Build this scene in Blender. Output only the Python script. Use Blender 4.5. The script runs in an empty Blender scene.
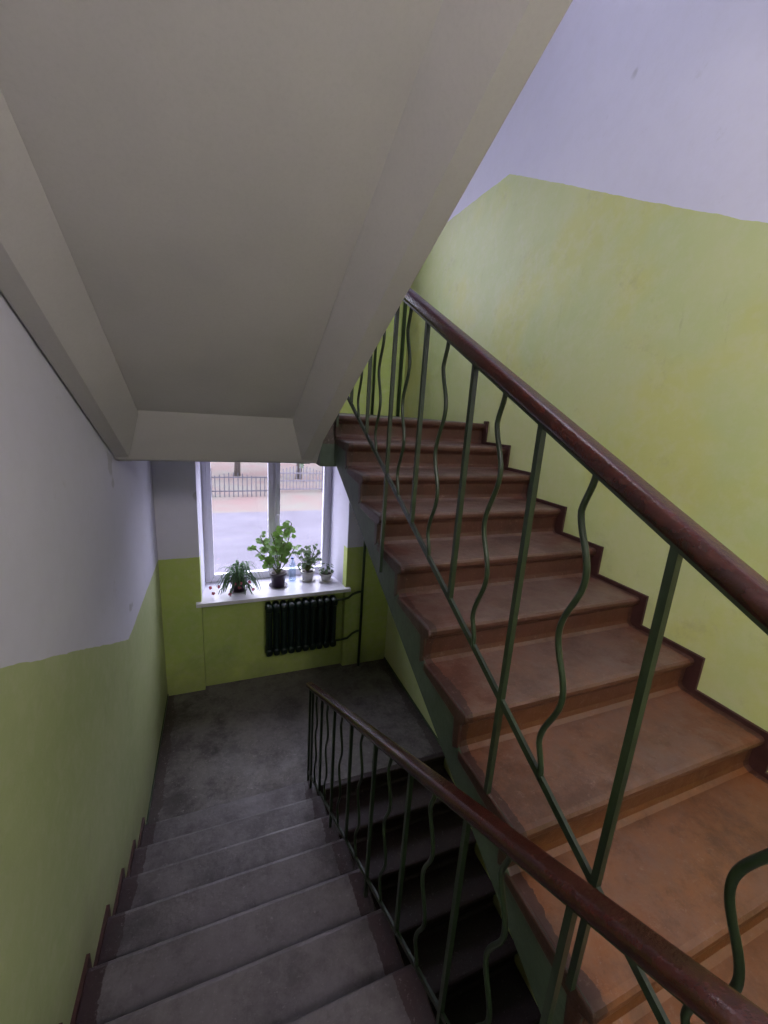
import bpy, bmesh, math, random
from mathutils import Vector, Matrix
random.seed(7)
scene = bpy.context.scene
scene.view_settings.view_transform = 'Standard'

# ------------------------------------------------------------------ dims
XL, XR = -0.60, 1.97          # stairwell side walls
XA, XB = 0.66, 0.758          # inner edges of left / right flights
Y0, Y1, YF = 0.08, 2.78, 4.44 # floor landing edge, half landing edge, far wall
RUN, RISE, N = 0.30, 0.1575, 10
ZF = -1.615                   # floor landing
ZU = ZF + N*RISE              # upper half landing (-.04)
ZL = ZF - N*RISE              # lower half landing (-3.19)
ZT = ZU + N*RISE              # next floor landing
ZB = ZL - N*RISE
K = RISE/RUN

# ------------------------------------------------------------------ materials
def new_mat(name):
    m = bpy.data.materials.new(name); m.use_nodes = True
    nt = m.node_tree
    return m, nt, nt.nodes['Principled BSDF']

def nd(nt, t, **kw):
    n = nt.nodes.new(t)
    for k, v in kw.items(): setattr(n, k, v)
    return n

def setin(nt, sock, v):
    if isinstance(v, bpy.types.NodeSocket): nt.links.new(v, sock)
    else: sock.default_value = v

def M(nt, op, a, b=None, c=None):
    n = nd(nt, 'ShaderNodeMath', operation=op)
    setin(nt, n.inputs[0], a)
    if b is not None: setin(nt, n.inputs[1], b)
    if c is not None: setin(nt, n.inputs[2], c)
    return n.outputs[0]

def mix(nt, f, a, b, mode='MIX'):
    n = nd(nt, 'ShaderNodeMix', data_type='RGBA', blend_type=mode)
    setin(nt, n.inputs[0], f)
    for i, v in ((6, a), (7, b)):
        if isinstance(v, (tuple, list)): n.inputs[i].default_value = (v[0], v[1], v[2], 1)
        else: nt.links.new(v, n.inputs[i])
    return n.outputs[2]

def coords(nt):
    tc = nd(nt, 'ShaderNodeTexCoord')
    sp = nd(nt, 'ShaderNodeSeparateXYZ')
    nt.links.new(tc.outputs['Object'], sp.inputs[0])
    return tc.outputs['Object'], sp.outputs[0], sp.outputs[1], sp.outputs[2]

def noise(nt, co, scale, detail=5, rough=.6):
    n = nd(nt, 'ShaderNodeTexNoise')
    nt.links.new(co, n.inputs['Vector'])
    n.inputs['Scale'].default_value = scale; n.inputs['Detail'].default_value = detail
    n.inputs['Roughness'].default_value = rough
    return n.outputs['Fac']

def scaled(nt, co, s):
    n = nd(nt, 'ShaderNodeVectorMath', operation='MULTIPLY'); nt.links.new(co, n.inputs[0]); n.inputs[1].default_value = s
    return n.outputs[0]

def ramp(nt, f, a, b):
    n = nd(nt, 'ShaderNodeMapRange')
    nt.links.new(f, n.inputs[0]); n.inputs[1].default_value = a; n.inputs[2].default_value = b
    return n.outputs[0]

def bump(nt, bsdf, h, s=.2, d=.01):
    b = nd(nt, 'ShaderNodeBump'); b.inputs['Strength'].default_value = s; b.inputs['Distance'].default_value = d
    nt.links.new(h, b.inputs['Height']); nt.links.new(b.outputs[0], bsdf.inputs['Normal'])

def simple(name, col, rough=.5, metal=0, var=.15, scale=12, bs=.1, spec=.5):
    m, nt, b = new_mat(name)
    co, x, y, z = coords(nt)
    n = noise(nt, co, scale)
    c = mix(nt, ramp(nt, n, .3, .7), tuple(v*(1-var) for v in col), tuple(min(1, v*(1+var)) for v in col))
    nt.links.new(c, b.inputs['Base Color'])
    b.inputs['Roughness'].default_value = rough; b.inputs['Metallic'].default_value = metal
    b.inputs['Specular IOR Level'].default_value = spec
    if bs: bump(nt, b, noise(nt, co, scale*4), bs, .004)
    return m

GREEN = (.54, .58, .28); GREEN_D = (.46, .54, .22); WHITE = (.68, .67, .78)

def wall_mat(name, kind):
    m, nt, b = new_mat(name)
    co, x, y, z = coords(nt)
    wob = M(nt, 'MULTIPLY', M(nt, 'SUBTRACT', noise(nt, co, 5, 3), .5), .03)
    zz = M(nt, 'ADD', z, wob)
    big = noise(nt, co, 2.6, 7, .7)
    if kind == 'left':
        lim = M(nt, 'ADD', M(nt, 'MULTIPLY', M(nt, 'MAXIMUM', M(nt, 'SUBTRACT', 2.9, y), 0.0), K), -1.595)
        g = M(nt, 'LESS_THAN', zz, lim)
        below = M(nt, 'SUBTRACT', lim, z)
        g2 = M(nt, 'MULTIPLY', M(nt, 'GREATER_THAN', zz, ZU-.1), M(nt, 'LESS_THAN', zz, 1.69))
        g2 = M(nt, 'MULTIPLY', g2, M(nt, 'GREATER_THAN', y, 2.7))
        g = M(nt, 'MAXIMUM', g, g2)
    elif kind == 'right':
        lim = M(nt, 'SUBTRACT', 1.69, M(nt, 'MULTIPLY', M(nt, 'MAXIMUM', M(nt, 'SUBTRACT', 2.86, y), 0.0), K))
        g = M(nt, 'LESS_THAN', zz, lim)
        below = M(nt, 'SUBTRACT', lim, M(nt, 'ADD', z, .12))
        hole = M(nt, 'MULTIPLY', M(nt, 'MULTIPLY', M(nt, 'GREATER_THAN', zz, -1.6), M(nt, 'LESS_THAN', zz, -.2)), M(nt, 'GREATER_THAN', y, 2.8))
        g = M(nt, 'MULTIPLY', g, M(nt, 'SUBTRACT', 1.0, hole))
    else:
        g = M(nt, 'MAXIMUM', M(nt, 'LESS_THAN', zz, -1.595),
              M(nt, 'MULTIPLY', M(nt, 'GREATER_THAN', zz, -.15), M(nt, 'LESS_THAN', zz, 1.69)))
        g = M(nt, 'MULTIPLY', g, M(nt, 'LESS_THAN', y, 4.53))
        below = M(nt, 'SUBTRACT', -1.595, z)
    # scuffed dirt band just above the steps / floor (lower flight side and far wall)
    gr = ramp(nt, M(nt, 'ADD', below, M(nt, 'MULTIPLY', M(nt, 'SUBTRACT', big, .5), .9)), 1.2, 1.65)
    n1 = ramp(nt, noise(nt, co, 1.3, 4), .35, .7)
    n2 = ramp(nt, noise(nt, co, 14, 6, .7), .45, .75)
    n3 = ramp(nt, noise(nt, co, 1.1, 3), .50, .60)
    ga = mix(nt, n1, GREEN, GREEN_D)
    if kind == 'far': ga = mix(nt, n1, (.50, .60, .16), (.40, .52, .16))
    if kind == 'left': ga = mix(nt, n1, (.42, .49, .23), (.50, .55, .29))
    if kind == 'right':
        ga = mix(nt, M(nt, 'MULTIPLY', n3, .5), ga, (.58, .57, .16))
    ga = mix(nt, M(nt, 'MULTIPLY', n2, .4), ga, (.60, .60, .42))
    st = ramp(nt, noise(nt, co, 4.3, 10, .8), .57, .68)
    ga = mix(nt, M(nt, 'MULTIPLY', st, .28), ga, (.30, .30, .18))
    sc = ramp(nt, noise(nt, scaled(nt, co, (9, 7, 1.6)), 1.6, 8, .8), .62, .70)
    ga = mix(nt, M(nt, 'MULTIPLY', sc, .22), ga, (.22, .21, .12))
    if kind != 'right': ga = mix(nt, M(nt, 'MULTIPLY', gr, .5), ga, (.17, .16, .09))
    wa = mix(nt, M(nt, 'MULTIPLY', n2, .3), WHITE, (.60, .59, .65))
    wa = mix(nt, M(nt, 'MULTIPLY', n1, .3), wa, (.56, .56, .70))
    sp = ramp(nt, noise(nt, co, 3.1, 9, .8), .60, .68)
    wa = mix(nt, M(nt, 'MULTIPLY', sp, .3), wa, (.42, .40, .41))
    sp2 = ramp(nt, noise(nt, co, 2.3, 3, .5), .70, .72)
    wa = mix(nt, M(nt, 'MULTIPLY', sp2, .5), wa, (.32, .31, .33))
    c = mix(nt, g, wa, ga)
    nt.links.new(c, b.inputs['Base Color'])
    rg = M(nt, 'ADD', M(nt, 'MULTIPLY', g, -.33), .85)
    nt.links.new(rg, b.inputs['Roughness'])
    h = M(nt, 'ADD', noise(nt, co, 4, 2), M(nt, 'MULTIPLY', noise(nt, co, 60, 3), .1))
    bump(nt, b, h, .22, .03)
    return m

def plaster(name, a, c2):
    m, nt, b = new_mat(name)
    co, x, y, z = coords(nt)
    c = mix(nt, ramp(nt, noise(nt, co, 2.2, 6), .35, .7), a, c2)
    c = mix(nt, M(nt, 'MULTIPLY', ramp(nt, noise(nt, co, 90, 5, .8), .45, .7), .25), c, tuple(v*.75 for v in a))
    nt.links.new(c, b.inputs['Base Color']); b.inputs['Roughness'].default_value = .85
    h = M(nt, 'ADD', noise(nt, co, 3, 2), M(nt, 'MULTIPLY', noise(nt, co, 90, 3), .06))
    bump(nt, b, h, .2, .02)
    return m

def step_mat(name, paint, paint2, worn, riser, xc, hw, edge, rough=.5, wk=1.0, speck=.35, em=.93, lit_orange=None):
    m, nt, b = new_mat(name)
    co, x, y, z = coords(nt)
    geo = nd(nt, 'ShaderNodeNewGeometry')
    sp = nd(nt, 'ShaderNodeSeparateXYZ'); nt.links.new(geo.outputs['True Normal'], sp.inputs[0])
    up = ramp(nt, sp.outputs[2], .3, .8)
    n1 = ramp(nt, noise(nt, co, 4, 8, .7), .3, .7); n2 = ramp(nt, noise(nt, co, 26, 6, .75), .3, .7)
    base = mix(nt, n1, paint, paint2)
    if lit_orange:   # oranger colour on the bottom steps, near light painted into the treads
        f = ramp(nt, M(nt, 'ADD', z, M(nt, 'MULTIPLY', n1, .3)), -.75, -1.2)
        base = mix(nt, M(nt, 'MULTIPLY', f, .85), base, lit_orange)
        riser = mix(nt, f, riser, tuple(v*.5 for v in lit_orange))
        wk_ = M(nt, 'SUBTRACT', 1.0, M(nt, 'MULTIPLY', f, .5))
    else: wk_ = wk
    d = M(nt, 'DIVIDE', M(nt, 'ABSOLUTE', M(nt, 'SUBTRACT', x, xc)), hw)
    w = M(nt, 'SUBTRACT', 1.1, M(nt, 'ADD', d, M(nt, 'MULTIPLY', M(nt, 'SUBTRACT', n1, .5), 1.0)))
    w = ramp(nt, w, .1, .5)
    w = M(nt, 'MULTIPLY', w, M(nt, 'ADD', M(nt, 'MULTIPLY', n2, .6), .4))
    c = mix(nt, M(nt, 'MULTIPLY', w, wk_), base, worn)
    c = mix(nt, up, mix(nt, M(nt, 'MULTIPLY', n1, .4), riser, base), c)
    ed = M(nt, 'GREATER_THAN', M(nt, 'ADD', d, M(nt, 'MULTIPLY', M(nt, 'SUBTRACT', n1, .5), .06)), em)
    c = mix(nt, M(nt, 'MULTIPLY', ed, .9), c, edge)
    st = ramp(nt, noise(nt, co, 3.3, 10, .8), .48, .62)
    c = mix(nt, M(nt, 'MULTIPLY', st, .55), c, tuple(v*.4 for v in paint2))
    dust = ramp(nt, noise(nt, co, 45, 5, .85), .58, .68)
    c = mix(nt, M(nt, 'MULTIPLY', dust, speck), c, tuple(min(1, v*2.2) for v in worn))
    nt.links.new(c, b.inputs['Base Color'])
    nt.links.new(M(nt, 'ADD', M(nt, 'MULTIPLY', n1, .3), rough-.15), b.inputs['Roughness'])
    bump(nt, b, M(nt, 'ADD', noise(nt, co, 7, 3), M(nt, 'MULTIPLY', n2, .2)), .4, .012)
    return m

def side_mat():
    # green stringer with brown tread paint slopped over the step ends
    m, nt, b = new_mat('stringer_green_paint')
    co, x, y, z = coords(nt)
    n1 = noise(nt, co, 6, 7, .7)
    c = mix(nt, ramp(nt, n1, .3, .7), (.038, .060, .042), (.075, .105, .080))
    # depth under the stepped profile of the flight that rises away from the landing
    t = M(nt, 'FLOOR', M(nt, 'DIVIDE', M(nt, 'SUBTRACT', Y1+.02, y), RUN))
    tread = M(nt, 'SUBTRACT', ZU, M(nt, 'MULTIPLY', M(nt, 'ADD', t, 1.0), RISE))
    tread = M(nt, 'ADD', tread, RISE)
    band = M(nt, 'GREATER_THAN', M(nt, 'ADD', z, M(nt, 'MULTIPLY', M(nt, 'SUBTRACT', n1, .5), .06)), M(nt, 'SUBTRACT', tread, .20))
    band = M(nt, 'MULTIPLY', band, M(nt, 'LESS_THAN', z, 0.1))
    c = mix(nt, M(nt, 'MULTIPLY', band, .0), c, (.10, .04, .02))
    nt.links.new(c, b.inputs['Base Color']); b.inputs['Roughness'].default_value = .55
    bump(nt, b, noise(nt, co, 25), .35, .01)
    return m

m_wl = wall_mat('wall_left_paint', 'left'); m_wr = wall_mat('wall_right_paint', 'right'); m_wf = wall_mat('wall_far_paint', 'far')
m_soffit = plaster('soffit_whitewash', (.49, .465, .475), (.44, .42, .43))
m_white = plaster('white_plaster', (.70, .69, .76), (.64, .63, .70))
m_steps_up = step_mat('brown_painted_concrete', (.125, .042, .022), (.080, .028, .018), (.125, .088, .078), (.060, .020, .014), 1.36, .61, (.038, .012, .009), lit_orange=(.21, .072, .018))
m_steps_dn = step_mat('worn_grey_concrete', (.086, .073, .082), (.058, .048, .055), (.130, .115, .127), (.026, .017, .021), .03, .63, (.026, .009, .012), em=.86)
m_floor = step_mat('landing_concrete', (.105, .090, .090), (.045, .038, .038), (.155, .138, .138), (.07, .045, .04), .68, 1.28, (.05, .035, .033), speck=.6)
m_side = side_mat()
m_dark = simple('dark_concrete', (.06, .05, .05), .8, var=.3)
m_skirt = simple('maroon_skirting_paint', (.045, .015, .014), .5, var=.3, scale=15)
m_rail = simple('dark_green_enamel', (.014, .026, .012), .35, var=.25, scale=30)
m_hand = simple('handrail_brown_pvc', (.034, .007, .005), .17, var=.4, scale=25, bs=.45)
m_rad = simple('radiator_green_enamel', (.004, .014, .011), .35, var=.2, scale=30)
m_pipe = simple('pipe_green_enamel', (.03, .055, .022), .4, var=.2)
m_frame = simple('white_upvc', (.76, .75, .84), .3, var=.03, bs=0)
m_pot_d = simple('dark_purple_plastic', (.04, .025, .045), .4)
m_pot_w = simple('white_ceramic', (.55, .53, .52), .35)
m_soil = simple('potting_soil', (.03, .02, .015), .95, scale=60, bs=.6)
m_stem = simple('plant_stem', (.12, .16, .04), .6)
m_pink = simple('pink_petal', (.55, .12, .2), .6)

def leafmat(name, col):
    m, nt, b = new_mat(name)
    co, x, y, z = coords(nt)
    c = mix(nt, noise(nt, co, 14), tuple(v*.6 for v in col), tuple(v*1.4 for v in col))
    nt.links.new(c, b.inputs['Base Color']); b.inputs['Roughness'].default_value = .5
    tr = nd(nt, 'ShaderNodeBsdfTranslucent'); nt.links.new(c, tr.inputs[0])
    mx = nd(nt, 'ShaderNodeMixShader'); mx.inputs[0].default_value = .4
    nt.links.new(b.outputs[0], mx.inputs[1]); nt.links.new(tr.outputs[0], mx.inputs[2])
    nt.links.new(mx.outputs[0], nt.nodes['Material Output'].inputs[0])
    return m
m_leaf = leafmat('geranium_leaf', (.14, .27, .05)); m_leaf2 = leafmat('cactus_leaf', (.07, .14, .06)); m_leaf3 = leafmat('small_leaf', (.09, .15, .06))

def glassmat(name, tint, gl):
    m, nt, b = new_mat(name)
    t = nd(nt, 'ShaderNodeBsdfTransparent'); t.inputs[0].default_value = (*tint, 1)
    g = nd(nt, 'ShaderNodeBsdfGlossy'); g.inputs['Roughness'].default_value = .05
    mx = nd(nt, 'ShaderNodeMixShader'); mx.inputs[0].default_value = gl
    nt.links.new(t.outputs[0], mx.inputs[1]); nt.links.new(g.outputs[0], mx.inputs[2])
    nt.links.new(mx.outputs[0], nt.nodes['Material Output'].inputs[0])
    return m
m_glass = glassmat('window_glass', (.96, .96, .98), .05)
m_bottle = glassmat('clear_pet_plastic', (.72, .82, .92), .18)
m_cap = simple('blue_cap', (.05, .12, .5), .4)

# ------------------------------------------------------------------ mesh helpers
def finish(name, bm, mats, smooth=False, parent=None):
    me = bpy.data.meshes.new(name)
    bmesh.ops.recalc_face_normals(bm, faces=bm.faces)
    bm.to_mesh(me); bm.free()
    for m in mats: me.materials.append(m)
    if smooth:
        for p in me.polygons: p.use_smooth = True
    o = bpy.data.objects.new(name, me); scene.collection.objects.link(o)
    if parent: o.parent = parent
    return o

def empty(name, loc=(0, 0, 0)):
    e = bpy.data.objects.new(name, None); scene.collection.objects.link(e); e.empty_display_size = .1
    return e

def box(bm, x0, x1, y0, y1, z0, z1, mi=0):
    v = [bm.verts.new(p) for p in ((x0,y0,z0),(x1,y0,z0),(x1,y1,z0),(x0,y1,z0),(x0,y0,z1),(x1,y0,z1),(x1,y1,z1),(x0,y1,z1))]
    for f in ((0,3,2,1),(4,5,6,7),(0,1,5,4),(1,2,6,5),(2,3,7,6),(3,0,4,7)):
        bm.faces.new([v[i] for i in f]).material_index = mi

def prism_x(bm, poly, x0, x1, mi=0, side=0):
    a = [bm.verts.new((x0, p[0], p[1])) for p in poly]; b = [bm.verts.new((x1, p[0], p[1])) for p in poly]
    n = len(poly)
    for i in range(n):
        bm.faces.new((a[i], a[(i+1) % n], b[(i+1) % n], b[i])).material_index = mi
    bm.faces.new(a).material_index = side; bm.faces.new(b).material_index = side

def prism_z(bm, poly, z0, z1, mi=0):
    a = [bm.verts.new((p[0], p[1], z0)) for p in poly]; b = [bm.verts.new((p[0], p[1], z1)) for p in poly]
    n = len(poly)
    for i in range(n): bm.faces.new((a[i], a[(i+1) % n], b[(i+1) % n], b[i])).material_index = mi
    bm.faces.new(a).material_index = mi; bm.faces.new(b).material_index = mi

def sweep(bm, pts, prof, up=Vector((0, 0, 1)), mi=0, scales=None, sm=False):
    pts = [Vector(p) for p in pts]; rings = []; last = None
    for i, p in enumerate(pts):
        t = (pts[min(i+1, len(pts)-1)] - pts[max(i-1, 0)]).normalized()
        u = up
        if last is not None: 
            s = (last - t*last.dot(t)).normalized()
        else:
            if abs(t.dot(u)) > .9: u = Vector((0, 1, 0))
            s = t.cross(u).normalized()
        w = s.cross(t).normalized(); last = s
        k = scales[i] if scales else 1
        rings.append([bm.verts.new(p + s*a*k + w*b*k) for a, b in prof])
    n = len(prof)
    for r0, r1 in zip(rings, rings[1:]):
        for j in range(n):
            f = bm.faces.new((r0[j], r0[(j+1) % n], r1[(j+1) % n], r1[j])); f.material_index = mi; f.smooth = sm
    bm.faces.new(rings[0][::-1]).material_index = mi; bm.faces.new(rings[-1]).material_index = mi

def circ(r, n=10, ry=None):
    ry = ry or r
    return [(r*math.cos(2*math.pi*i/n), ry*math.sin(2*math.pi*i/n)) for i in range(n)]
def rect(w, h): return [(-w/2, -h/2), (w/2, -h/2), (w/2, h/2), (-w/2, h/2)]
def rrect(w, h, r, n=4):
    out = []
    for cx, cy, a0 in ((w/2-r, h/2-r, 0), (-w/2+r, h/2-r, 90), (-w/2+r, -h/2+r, 180), (w/2-r, -h/2+r, 270)):
        for i in range(n+1):
            a = math.radians(a0 + 90*i/n); out.append((cx + r*math.cos(a), cy + r*math.sin(a)))
    return out

def lathe(bm, prof, c, seg=24, mi=0):
    rings = []
    for r, z in prof:
        rings.append([bm.verts.new((c[0]+r*math.cos(2*math.pi*i/seg), c[1]+r*math.sin(2*math.pi*i/seg), c[2]+z)) for i in range(seg)])
    for a, b in zip(rings, rings[1:]):
        for j in range(seg):
            bm.faces.new((a[j], a[(j+1) % seg], b[(j+1) % seg], b[j])).material_index = mi
    bm.faces.new(rings[0][::-1]).material_index = mi; bm.faces.new(rings[-1]).material_index = mi

# ------------------------------------------------------------------ room shell
bm = bmesh.new(); box(bm, XL-.3, XL, -1.9, YF+.6, ZB-.2, 3.3); finish('wall_left', bm, [m_wl])
bm = bmesh.new(); box(bm, XR, XR+.3, -1.9, YF+.6, ZB-.2, 3.3); finish('wall_right', bm, [m_wr])
bm = bmesh.new(); box(bm, XL-.3, XR+.3, -2.1, -1.9, ZB-.2, 3.3); finish('wall_back', bm, [m_wl])
bm = bmesh.new(); box(bm, XL-.3, XR+.3, -2.1, YF+.6, 3.3, 3.5); finish('ceiling', bm, [m_white])
bm = bmesh.new(); box(bm, XL-.3, XR+.3, -2.1, YF+.6, ZB-.2, ZB); finish('floor', bm, [m_floor])

WX0, WX1 = -.22, 1.39; FX0, FX1 = -.19, 1.30; FY = 4.93
SILL = -2.10
bm = bmesh.new()
prism_z(bm, [(XL, YF), (WX0, YF), (FX0, FY), (FX0, YF+.6), (XL, YF+.6)], ZB, 3.3)
prism_z(bm, [(XR, YF), (WX1, YF), (FX1, FY), (FX1, YF+.6), (XR, YF+.6)], ZB, 3.3)
box(bm, WX0-.005, WX1+.005, YF+.06, YF+.595, ZB, SILL-.04)
for za, zb in ((-.48, 1.01), (2.67, 3.3)):
    box(bm, WX0-.005, WX1+.005, YF+.002, YF+.595, za, zb)
finish('wall_far', bm, [m_wf])

# landings
def landing(name, z, mats):
    bm = bmesh.new()
    box(bm, XL, XR, Y1+.05, YF+.06, z-.2, z)
    if name == 'floor_upper_half_landing':
        prism_x(bm, [(2.62, -.075), (2.94, -.385), (2.99, -.40), (3.2, -.40), (3.2, -.05), (2.84, -.05), (2.62, .03)], XL+.006, XA, 1, 1)
        box(bm, XA, XR, Y1+.055, 3.2, -.40, -.05, 2)
        box(bm, XL+.001, XR-.001, 3.2, YF, z-.215, z-.2, 1)
    else:
        box(bm, XL, XR, Y1+.055, 3.1, z-.4, z-.05, 2)
    return finish(name, bm, mats)
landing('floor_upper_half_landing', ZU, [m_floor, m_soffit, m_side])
landing('floor_lower_half_landing', ZL, [m_floor, m_soffit, m_dark])
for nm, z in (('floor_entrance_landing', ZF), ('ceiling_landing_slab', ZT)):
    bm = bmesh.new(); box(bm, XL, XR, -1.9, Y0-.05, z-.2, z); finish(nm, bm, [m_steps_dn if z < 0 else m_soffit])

# ------------------------------------------------------------------ flights
def prof_steps(y0, z0, s):
    P = []
    for i in range(N):
        y = y0 + s*RUN*i; z = z0 - RISE*i; zn = z - RISE
        P += [(y-s*(.05 if i == 0 else .022), z), (y-s*.008, z-.003), (y-s*.001, z-.012), (y, z-.024), (y-s*.004, z-.036), (y-s*.018, z-.048), (y-s*.026, z-.062),
              (y-s*.028, zn+.03), (y-s*.022, zn+.010), (y-s*.006, zn)]
    return P

def flight(name, x0, x1, y0, z0, s, off, mats, ribs=None, cap=False):
    P = prof_steps(y0, z0, s); ye = y0 + s*RUN*(N-1)
    nos = lambda y: z0 - K*abs(y-y0)
    bm = bmesh.new()
    Q = P + [(ye+s*.02, z0-N*RISE), (ye+s*.02, nos(ye)-off), (y0-s*.05, z0-off)]
    prism_x(bm, Q, x0, x1, 0, 1)
    if cap:   # painted, slightly proud tread ends along the open edge
        t = .03
        for i in range(N):
            y = y0 + s*RUN*i; z = z0 - RISE*i; zn = z-RISE
            ya = y-s*(RUN+.026) if i else y-s*.05
            a = [(ya, z-.002), (y-s*.006, z-.004), (y+s*.001, z-.024), (y-s*.004, z-.040), (y-s*.030, z-.058), (y-s*.026, zn+.0), (y-s*.065, zn-.030), (y-s*.075, z-.066), (ya+s*.0, z-.040)]
            prism_x(bm, a, x0-.004, x0+.02, 0, 0)
    if ribs:
        ro, rw, rs = ribs   # rib depth offset, bottom width, slanted width
        e = ye + s*.22
        for xa, xb, xc, xd in ((x0, x0+rw, x0+rw+rs, x0), (x1, x1-rw, x1-rw-rs, x1)):
            rings = []
            for y in (y0-s*.02, e):
                rings.append([bm.verts.new(p) for p in ((xa, y, nos(y)-ro), (xb, y, nos(y)-ro), (xc, y, nos(y)-off+.0), (xc, y, nos(y)-off+.03), (xa, y, nos(y)-off+.03))])
            for j in range(5):
                bm.faces.new((rings[0][j], rings[0][(j+1) % 5], rings[1][(j+1) % 5], rings[1][j])).material_index = 1
            bm.faces.new(rings[0]).material_index = 1; bm.faces.new(rings[1]).material_index = 1
    bm.normal_update()
    o = finish(name, bm, mats)
    me = o.data
    for p in me.polygons:
        if p.normal.z < -.5 and p.area > .5: p.material_index = 1
    bv = o.modifiers.new('soft', 'BEVEL'); bv.width = .008; bv.segments = 2; bv.limit_method = 'ANGLE'; bv.angle_limit = math.radians(50)
    return o
flight('stair_flight', XL+.002, XA, Y0, ZF, 1, .30, [m_steps_dn, m_side])
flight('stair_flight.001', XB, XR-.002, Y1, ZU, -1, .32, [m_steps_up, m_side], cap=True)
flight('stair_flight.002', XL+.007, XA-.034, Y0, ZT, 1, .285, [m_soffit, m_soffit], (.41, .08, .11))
flight('stair_flight.003', XB, XR-.002, Y1, ZL, -1, .32, [m_steps_dn, m_side])

# stepped skirtings
def skirting(name, xa, xb, y0, z0, s, up):
    P = [(y0-s*.02, z0+up)]
    for i in range(N):
        y = y0 + s*RUN*i + s*.03; z = z0 - RISE*i
        P += [(y, z+up), (y, z-RISE+up)]
    P = P[:-1]
    ye = y0 + s*RUN*(N-1)
    P += [(ye+s*.03, z0-N*RISE), (ye-s*.05, z0-N*RISE), (y0-s*.02, z0-RISE*1.2)]
    bm = bmesh.new(); prism_x(bm, P, xa, xb)
    return finish(name, bm, [m_skirt])
skirting('baseboard_left', XL, XL+.014, Y0, ZF, 1, .03)
skirting('baseboard_right', XR-.014, XR, Y1, ZU, -1, .02)
bm = bmesh.new()
box(bm, XL, XL+.008, Y1+.03, YF, ZL, ZL+.03); box(bm, XR-.008, XR, Y1+.06, YF, ZL, ZL+.03)
finish('baseboard_landing', bm, [m_pipe])

# ------------------------------------------------------------------ railings
def wavy(x, y, z0, z1, amp=.022, per=.31, ph=0):
    pts = []; n = 70
    for i in range(n+1):
        z = z0 + (z1-z0)*i/n
        e = min(1, min(i, n-i)/8)
        pts.append((x, y + e*amp*math.sin(2*math.pi*(z1-z)/per + ph), z))
    return pts

def railing(name, x, ya, yb, hand, bot, bars, br):
    root = empty(name)
    bm = bmesh.new()
    n = 24; P = [(x, ya+(yb-ya)*i/n, hand(ya+(yb-ya)*i/n)) for i in range(n+1)]
    sweep(bm, P, rrect(.056, .040, .016, 5)); finish('handrail', bm, [m_hand], True, root)
    bm = bmesh.new()
    sweep(bm, [(x, ya, hand(ya)-.026), (x, yb, hand(yb)-.026)], rect(.03, .008))
    sweep(bm, [(x, br[0], bot(br[0])), (x, br[1], bot(br[1]))], rect(.010, .022))
    for y, k, down in bars:
        zt = hand(y)-.026; zb = bot(y)
        if k == 's': sweep(bm, [(x, y, zb-down), (x, y, zt)], rect(.016, .016))
        else: sweep(bm, wavy(x, y, zb-.005, zt), circ(.0075, 8), sm=True)
    finish('balusters', bm, [m_rail], False, root)
    return root

RX = .742
h_r = lambda y: .503 - .512*(1.75-y)
b_r = lambda y: .057 - .513*(2.47-y)
bars = [(2.72, 's', .3), (2.57, 'w', 0), (2.42, 's', 0), (2.27, 'w', 0), (2.12, 's', 0), (1.96, 'w', 0), (1.80, 's', .50), (1.65, 'w', 0), (1.49, 's', 0), (1.32, 'w', 0), (1.14, 's', 0),
        (.975, 'w', 0), (.815, 's', .33), (.635, 'w', 0), (.442, 's', .32), (.22, 'w', 0)]
railing('stair_railing', RX, 2.80, .06, h_r, b_r, bars, (2.72, .215))
LX = .62
h_l = lambda y: -.753 - .523*(y-.152)
b_l = lambda y: ZF - K*(y-Y0) + .07
bars = []
for i, y in enumerate([2.80, 2.70, 2.56, 2.41, 2.25, 2.09, 1.93, 1.76, 1.59, 1.42, 1.25, 1.08, .91, .74, .57, .40]):
    t = 's' if i in (0, 1) or i % 2 == 1 else 'w'
    bars.append((y, t, .13 if i == 0 else (.12 if i in (1, 5, 9, 13) else 0)))
railing('stair_railing.001', LX, 2.83, .10, h_l, b_l, bars, (2.80, .40))
root = empty('handrail_turn')
bm = bmesh.new()
P = [(LX, .098, h_l(.098)), (LX+.005, .05, h_l(.10)+.02), (.66, .02, -.62), (.70, .01, -.48), (RX-.004, .03, -.39), (RX, .058, h_r(.058))]
sweep(bm, P, rrect(.056, .038, .015, 4)); finish('turn', bm, [m_hand], True, root)

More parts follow.
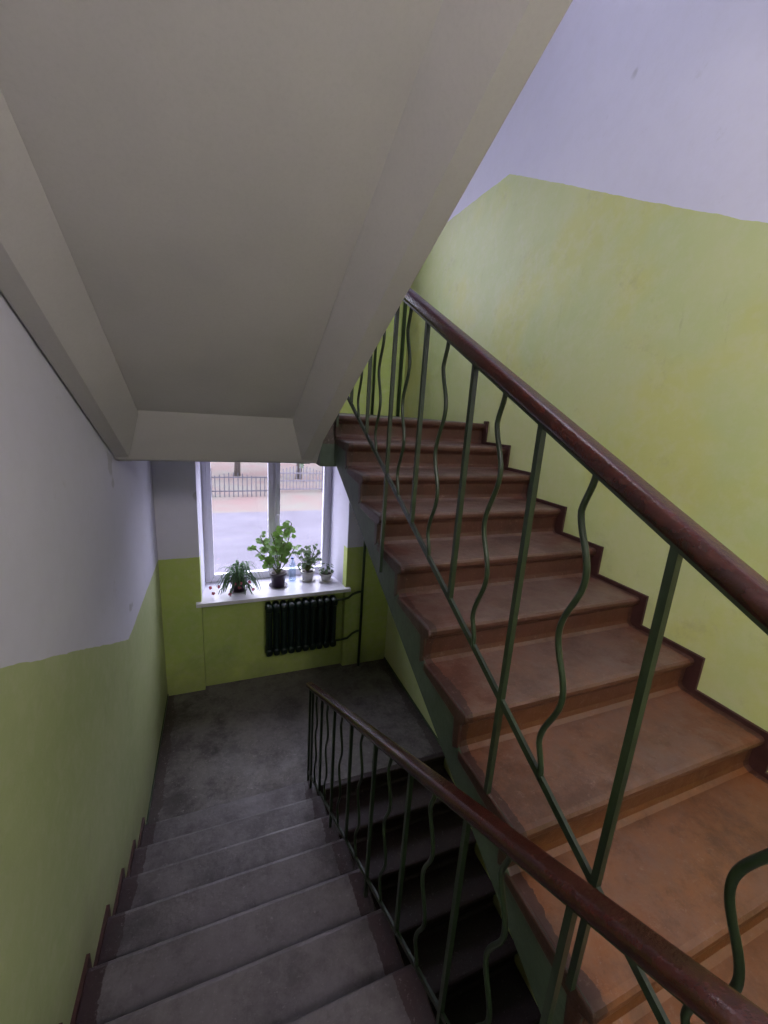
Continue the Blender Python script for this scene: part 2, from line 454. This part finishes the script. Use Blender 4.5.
# ------------------------------------------------------------------ windows
def window(name, z0, z1):
    root = empty(name)
    bm = bmesh.new(); y0, y1 = FY-.0, FY+.07
    x0, x1 = FX0, FX1; xm = .60
    def fr(a, b, c, d, w, ya, yb):
        box(bm, a, a+w, ya, yb, c, d); box(bm, b-w, b, ya, yb, c, d)
        box(bm, a+w, b-w, ya, yb, c, c+w); box(bm, a+w, b-w, ya, yb, d-w, d)
    fr(x0, x1, z0, z1, .055, y0, y1)
    box(bm, xm-.03, xm+.03, y0, y1, z0+.055, z1-.055)
    fr(x0+.045, xm-.015, z0+.045, z1-.045, .055, y0-.018, y1-.02)
    fr(xm+.015, x1-.045, z0+.045, z1-.045, .055, y0-.018, y1-.02)
    box(bm, xm+.03, xm+.055, y0-.05, y0-.018, z0+.7, z0+.82)
    o = finish('frame', bm, [m_frame], False, root)
    bv = o.modifiers.new('b', 'BEVEL'); bv.width = .005; bv.segments = 2
    bm = bmesh.new(); box(bm, x0+.09, x1-.09, y0+.03, y0+.034, z0+.09, z1-.09); finish('glass', bm, [m_glass], False, root)
    bm = bmesh.new(); box(bm, WX0-.05, WX1+.05, YF-.06, YF-.0, z0-.04, z0); box(bm, WX0+.004, WX1-.012, YF-.0, FY+.02, z0-.04, z0)
    finish('sill', bm, [m_frame], False, root)
window('window_1', SILL, -.48)
window('window_2', SILL+3.15, 2.67)

# ------------------------------------------------------------------ radiator
root = empty('cast_iron_radiator')
bm = bmesh.new()
rx0, rx1, rz0, rz1, ry = .43, 1.26, -2.80, -2.17, 4.365
ns = 10; w = (rx1-rx0)/ns
for i in range(ns):
    xc = rx0 + w*(i+.5)
    for yy in (ry-.05, ry+.03):
        sweep(bm, [(xc, yy, rz0+.05), (xc, yy, rz0+.09), (xc, yy, rz1-.09), (xc, yy, rz1-.05)], circ(.030, 12, .030), scales=[.8, 1, 1, .8], sm=True)
    for zz in (rz0+.045, rz1-.045):
        sweep(bm, [(xc, ry-.09, zz), (xc, ry-.075, zz), (xc, ry+.05, zz), (xc, ry+.06, zz)], rrect(.074, .09, .03, 4), scales=[.6, 1, 1, .7], sm=True)
        sweep(bm, [(xc-w/2, ry-.01, zz), (xc+w/2, ry-.01, zz)], circ(.026, 12), sm=True)
    box(bm, xc-.037, xc+.037, ry-.03, ry-.02, rz0+.05, rz1-.05)
finish('sections', bm, [m_rad], False, root)

root = empty('heating_pipes')
bm = bmesh.new()
px = 1.59
sweep(bm, [(px, 4.39, ZL), (px, 4.39, ZU-.2)], circ(.017, 12), sm=True)
sweep(bm, [(px, 4.39, ZU), (px, 4.39, 3.3)], circ(.015, 12), sm=True)
sweep(bm, [(1.90, 4.39, ZU), (1.90, 4.39, 3.3)], circ(.02, 12), sm=True)
sweep(bm, [(rx1, ry-.01, rz1-.045), (1.34, ry-.01, rz1-.045), (1.40, ry-.01, rz1-.035), (1.46, 4.37, rz1+.0), (px-.06, 4.385, rz1+.012), (px, 4.39, rz1+.014)], circ(.014, 10), sm=True)
sweep(bm, [(rx1, ry-.01, rz0+.045), (1.34, ry-.01, rz0+.045), (1.41, ry-.01, rz0+.055), (1.48, 4.37, rz0+.10), (px-.05, 4.385, rz0+.112), (px, 4.39, rz0+.115)], circ(.014, 10), sm=True)
finish('pipes', bm, [m_pipe], False, root)

# ------------------------------------------------------------------ plants
def leaf(bm, c, nrm, r, lobes=5, mi=0):
    nrm = nrm.normalized(); a = nrm.orthogonal().normalized(); b = nrm.cross(a)
    th = random.random()*6.28
    cv = bm.verts.new(c - nrm*r*.18); n = 20; ring = []
    for i in range(n):
        t = 2*math.pi*i/n
        rr = r*(1+.14*math.cos(lobes*t)) * (0.45 if i == 0 else 1)
        ring.append(bm.verts.new(c + a*rr*math.cos(t+th) + b*rr*math.sin(t+th) + nrm*r*.05*math.cos(3*t)))
    for i in range(n):
        f = bm.faces.new((cv, ring[i], ring[(i+1) % n])); f.material_index = mi; f.smooth = True

def blade(bm, pts, w, mi=0):
    pts = [Vector(p) for p in pts]; L = []; n = len(pts)
    for i, p in enumerate(pts):
        t = (pts[min(i+1, n-1)]-pts[max(i-1, 0)]).normalized(); s = t.cross(Vector((0, 0, 1)))
        if s.length < .01: s = Vector((1, 0, 0))
        s.normalize(); ww = w*(math.sin(math.pi*(i+.35)/(n-.3))**.6)*(1+.25*math.sin(i*2.4))
        L.append((bm.verts.new(p-s*ww), bm.verts.new(p+Vector((0, 0, -w*.3))), bm.verts.new(p+s*ww)))
    for a, b in zip(L, L[1:]):
        for j in (0, 1):
            f = bm.faces.new((a[j], a[j+1], b[j+1], b[j])); f.material_index = mi; f.smooth = True

def pot(root, c, r0, r1, h, mat, saucer=False):
    bm = bmesh.new()
    lathe(bm, [(r0*.9, .001), (r0, .004), (r1*.97, h*.8), (r1*1.06, h*.8+.002), (r1*1.08, h), (r1*.96, h), (r1*.92, h-.012)], c)
    if saucer: lathe(bm, [(r0*1.1, 0), (r1*1.15, .016), (r1*1.1, .018), (r0, .008)], c)
    finish('pot', bm, [mat], True, root)
    bm = bmesh.new(); lathe(bm, [(r1*.93, h-.014), (r1*.5, h-.006), (.002, h-.004)], c); finish('soil', bm, [m_soil], True, root)

# tall geranium
root = empty('potted_geranium'); c = Vector((.615, 4.66, SILL)); pot(root, c, .07, .095, .18, m_pot_d, True)
bs = bmesh.new(); bl = bmesh.new()
tops = [(-.26, -.05, .50), (-.20, .05, .62), (-.08, 0, .66), (.06, -.05, .56), (.16, .06, .76), (.18, 0, .45), (-.16, -.1, .38), (-.03, .06, .48), (.08, .02, .70)]
for tx, ty, tz in tops:
    top = c + Vector((tx, ty, tz))
    p0 = c + Vector((random.uniform(-.03, .03), random.uniform(-.03, .03), .16)); mid = (p0+top)/2 + Vector((random.uniform(-.05, .05), random.uniform(-.03, .03), .03))
    P = [p0*(1-t)**2 + mid*2*t*(1-t) + top*t*t for t in [k/6 for k in range(7)]]
    sweep(bs, P, circ(.006, 6))
    for j in range(10):
        q = P[random.randint(3, 6)]; d = Vector((random.gauss(0, 1), random.gauss(0, .7), random.uniform(-.3, .9))).normalized()
        e = q + d*random.uniform(.03, .09)
        if e.y > 4.84: e.y = 4.84
        sweep(bs, [q, (q+e)/2+Vector((0, 0, .01)), e], circ(.002, 5))
        leaf(bl, e, Vector((random.gauss(0, .5), random.gauss(-.7, .5), .9)), random.uniform(.024, .048))
finish('stems', bs, [m_stem], True, root); finish('leaves', bl, [m_leaf], True, root)

# drooping holiday cactus
root = empty('potted_holiday_cactus'); c = Vector((.17, 4.64, SILL)); pot(root, c, .06, .085, .13, m_pot_d, True)
bl = bmesh.new()
for i in range(95):
    a = random.random()*6.28; R = random.uniform(.14, .38); hh = random.uniform(.04, .36)
    P = []
    for k in range(10):
        t = k/9
        P.append(c + Vector((R*math.cos(a)*t*(.8 if math.cos(a) > 0 else .92)+random.gauss(0, .004), max(-.19, min(.18, R*.7*math.sin(a)*t)), .12 + hh*4*t*(1-t*.85)*.6 - .13*t*t*(R/.3))))
    P = [Vector((max(p.x, -.17), p.y, max(p.z, SILL+.012))) for p in P]
    blade(bl, P, random.uniform(.007, .013))
for i in range(9):
    q = c + Vector((random.uniform(-.3, .2), random.uniform(-.19, -.1), random.uniform(.04, .18)))
    leaf(bl, q, Vector((0, -1, .3)), .018, 5, 1)
finish('leaves', bl, [m_leaf2, m_pink], True, root)

# small potted plants
root = empty('potted_houseplant'); c = Vector((.985, 4.75, SILL)); pot(root, c, .06, .085, .13, m_pot_w, True)
bl = bmesh.new(); bs = bmesh.new()
for i in range(55):
    a = random.random()*6.28; e = c + Vector((.18*math.cos(a)*random.random(), .09*math.sin(a)*random.random(), random.uniform(.16, .44)))
    sweep(bs, [c+Vector((0, 0, .12)), (c+e)/2+Vector((0, 0, .08)), e], circ(.003, 5)); leaf(bl, e, Vector((random.gauss(0, .8), -.5, .8)), random.uniform(.016, .032), 4)
finish('stems', bs, [m_stem], True, root); finish('leaves', bl, [m_leaf3], True, root)
root = empty('potted_violet'); c = Vector((1.20, 4.68, SILL)); pot(root, c, .05, .078, .11, m_pot_w, True)
bl = bmesh.new()
for i in range(24):
    a = i*.9; r = .03+.07*random.random(); e = c + Vector((min(.075, r*math.cos(a)), r*math.sin(a), random.uniform(.12, .21)))
    leaf(bl, e, Vector((math.cos(a)*.6, math.sin(a)*.6, 1)), random.uniform(.018, .030), 3)
finish('leaves', bl, [m_leaf3], True, root)
# bottle
root = empty('plastic_bottle'); c = Vector((.80, 4.78, SILL))
bm = bmesh.new(); lathe(bm, [(.03, .002), (.042, .008), (.044, .03), (.041, .07), (.044, .11), (.041, .15), (.044, .19), (.036, .225), (.018, .262), (.014, .275), (.014, .29)], c)
finish('body', bm, [m_bottle], True, root)
bm = bmesh.new(); lathe(bm, [(.016, .286), (.017, .288), (.017, .305), (.015, .307)], c); finish('cap', bm, [m_cap], True, root)

# ------------------------------------------------------------------ outside
ZG = -4.3
m, nt, b = new_mat('yard_ground')
co, x, y, z = coords(nt)
n1 = noise(nt, co, .5, 6)
road = M(nt, 'MULTIPLY', M(nt, 'GREATER_THAN', M(nt, 'ADD', M(nt, 'ADD', y, M(nt, 'MULTIPLY', x, .6)), M(nt, 'MULTIPLY', n1, 2.0)), 11.2), M(nt, 'LESS_THAN', y, 17.0))
soil = mix(nt, ramp(nt, n1, .35, .65), (.13, .092, .085), (.12, .115, .10))
cc = mix(nt, road, soil, mix(nt, ramp(nt, noise(nt, co, .8, 5, .6), .3, .7), (.088, .083, .100), (.115, .110, .130)))
nt.links.new(cc, b.inputs['Base Color']); b.inputs['Roughness'].default_value = .95
b.inputs['Specular IOR Level'].default_value = .1
bm = bmesh.new(); box(bm, -40, 40, YF+.62, 60, ZG-.1, ZG); finish('yard_ground', bm, [m])
m_fd = simple('fence_metal', (.035, .035, .048), .6); m_fw = simple('gate_metal', (.085, .08, .10), .6)
bm = bmesh.new(); fy = 20.0
xx = -6.0
while xx < 2.2:
    box(bm, xx-.02, xx+.02, fy-.015, fy+.015, ZG, ZG+1.05+.1*math.sin(xx*2.6)); xx += .2
for zz in (.25, .9): box(bm, -6, 2.2, fy-.02, fy+.02, ZG+zz, ZG+zz+.05)
for xx in (-6, -3, -.4, 2.2): box(bm, xx-.07, xx+.07, fy-.07, fy+.07, ZG, ZG+1.35)
finish('yard_fence', bm, [m_fd])
bm = bmesh.new(); xx = 2.5
while xx < 8:
    box(bm, xx-.02, xx+.02, fy+1.0, fy+1.03, ZG+.1, ZG+1.0+.35*abs(math.sin((xx-2.5)*math.pi/2.6))); xx += .17
for zz in (.12, .55, .95): box(bm, 2.5, 8, fy+.99, fy+1.04, ZG+zz, ZG+zz+.05)
for xx in (2.45, 5.1, 8): box(bm, xx-.08, xx+.08, fy+.93, fy+1.1, ZG, ZG+1.6)
finish('yard_gate', bm, [m_fw])
m_tr = simple('bark', (.05, .04, .035), .9); m_fol = leafmat('yard_foliage', (.09, .12, .08))
for i, (tx, ty) in enumerate([(-2.6, 24), (1.0, 26), (4.5, 25), (8, 28), (-8, 27)]):
    root = empty('yard_tree')
    bm = bmesh.new(); sweep(bm, [(tx, ty, ZG), (tx+.05, ty, ZG+1.5), (tx+.1, ty, ZG+3.2)], circ(.16, 8), scales=[1.2, .9, .6]); finish('trunk', bm, [m_tr], True, root)
    bm = bmesh.new()
    for k in range(260):
        d = Vector((random.gauss(0, 1), random.gauss(0, 1), random.gauss(0, .8)))
        leaf(bm, Vector((tx, ty, ZG+4)) + d, Vector((random.gauss(0, 1), random.gauss(0, 1), .6)), .22)
    finish('crown', bm, [m_fol], True, root)
bm = bmesh.new(); box(bm, -30, 30, 40, 50, ZG, ZG+9)
for i in range(14):
    for j in range(3): box(bm, -26+i*4, -24.4+i*4, 39.95, 40.0, ZG+1.2+j*2.8, ZG+2.8+j*2.8, 1)
finish('apartment_block', bm, [simple('pale_render', (.22, .21, .24), .9), simple('block_glazing', (.06, .07, .09), .3)])

# ------------------------------------------------------------------ light
w = bpy.data.worlds.new('World'); scene.world = w; w.use_nodes = True
bg = w.node_tree.nodes['Background']; bg.inputs[0].default_value = (.84, .84, 1.0, 1); bg.inputs[1].default_value = 9.5
for nm, zc, hz in (('window_portal', -1.29, 1.62), ('window_portal.001', 1.86, 1.62)):
    l = bpy.data.lights.new(nm, 'AREA'); l.shape = 'RECTANGLE'; l.size = 1.5; l.size_y = hz
    l.cycles.is_portal = True
    o = bpy.data.objects.new(nm, l); scene.collection.objects.link(o)
    o.location = (.555, FY+.12, zc); o.rotation_euler = (math.radians(-90), 0, 0)
def add_fill(nm, loc, e, col, r=.12):  # point fill for the stairwell, with an added fixture plate above it
    root = empty(nm)
    l = bpy.data.lights.new(nm+'_point', 'POINT'); l.energy = e; l.color = col; l.shadow_soft_size = r
    o = bpy.data.objects.new('fill_point', l); scene.collection.objects.link(o); o.location = loc; o.parent = root
    bm = bmesh.new(); lathe(bm, [(.11, .17), (.11, .14), (.10, .135), (.002, .135)], Vector(loc)); finish('base', bm, [m_frame], True, root)
add_fill('fill_light', (.5, -1.1, ZT-.2-.17), 118, (1, .93, .90), .2)  # added unseen fill behind the camera, brightens the lower stairwell
add_fill('fill_light.001', (1.2, 1.2, 3.13), 48, (.88, .87, 1.0), .2)  # added unseen fill under the top ceiling, lifts the upper walls

# ------------------------------------------------------------------ camera
cam = bpy.data.cameras.new('camera'); co_ = bpy.data.objects.new('camera', cam); scene.collection.objects.link(co_)
cam.sensor_fit = 'VERTICAL'; cam.sensor_height = 24; cam.lens = 24*410/1024; cam.clip_start = .02; cam.clip_end = 200
fw = Vector((.3701, .8983, -.2366)).normalized()
rt = Vector((.9283, -.3659, .0633)); rt = (rt - fw*rt.dot(fw)).normalized(); up = rt.cross(fw)
co_.matrix_world = Matrix(((rt.x, up.x, -fw.x, 0), (rt.y, up.y, -fw.y, 0), (rt.z, up.z, -fw.z, 0), (0, 0, 0, 1)))
scene.camera = co_
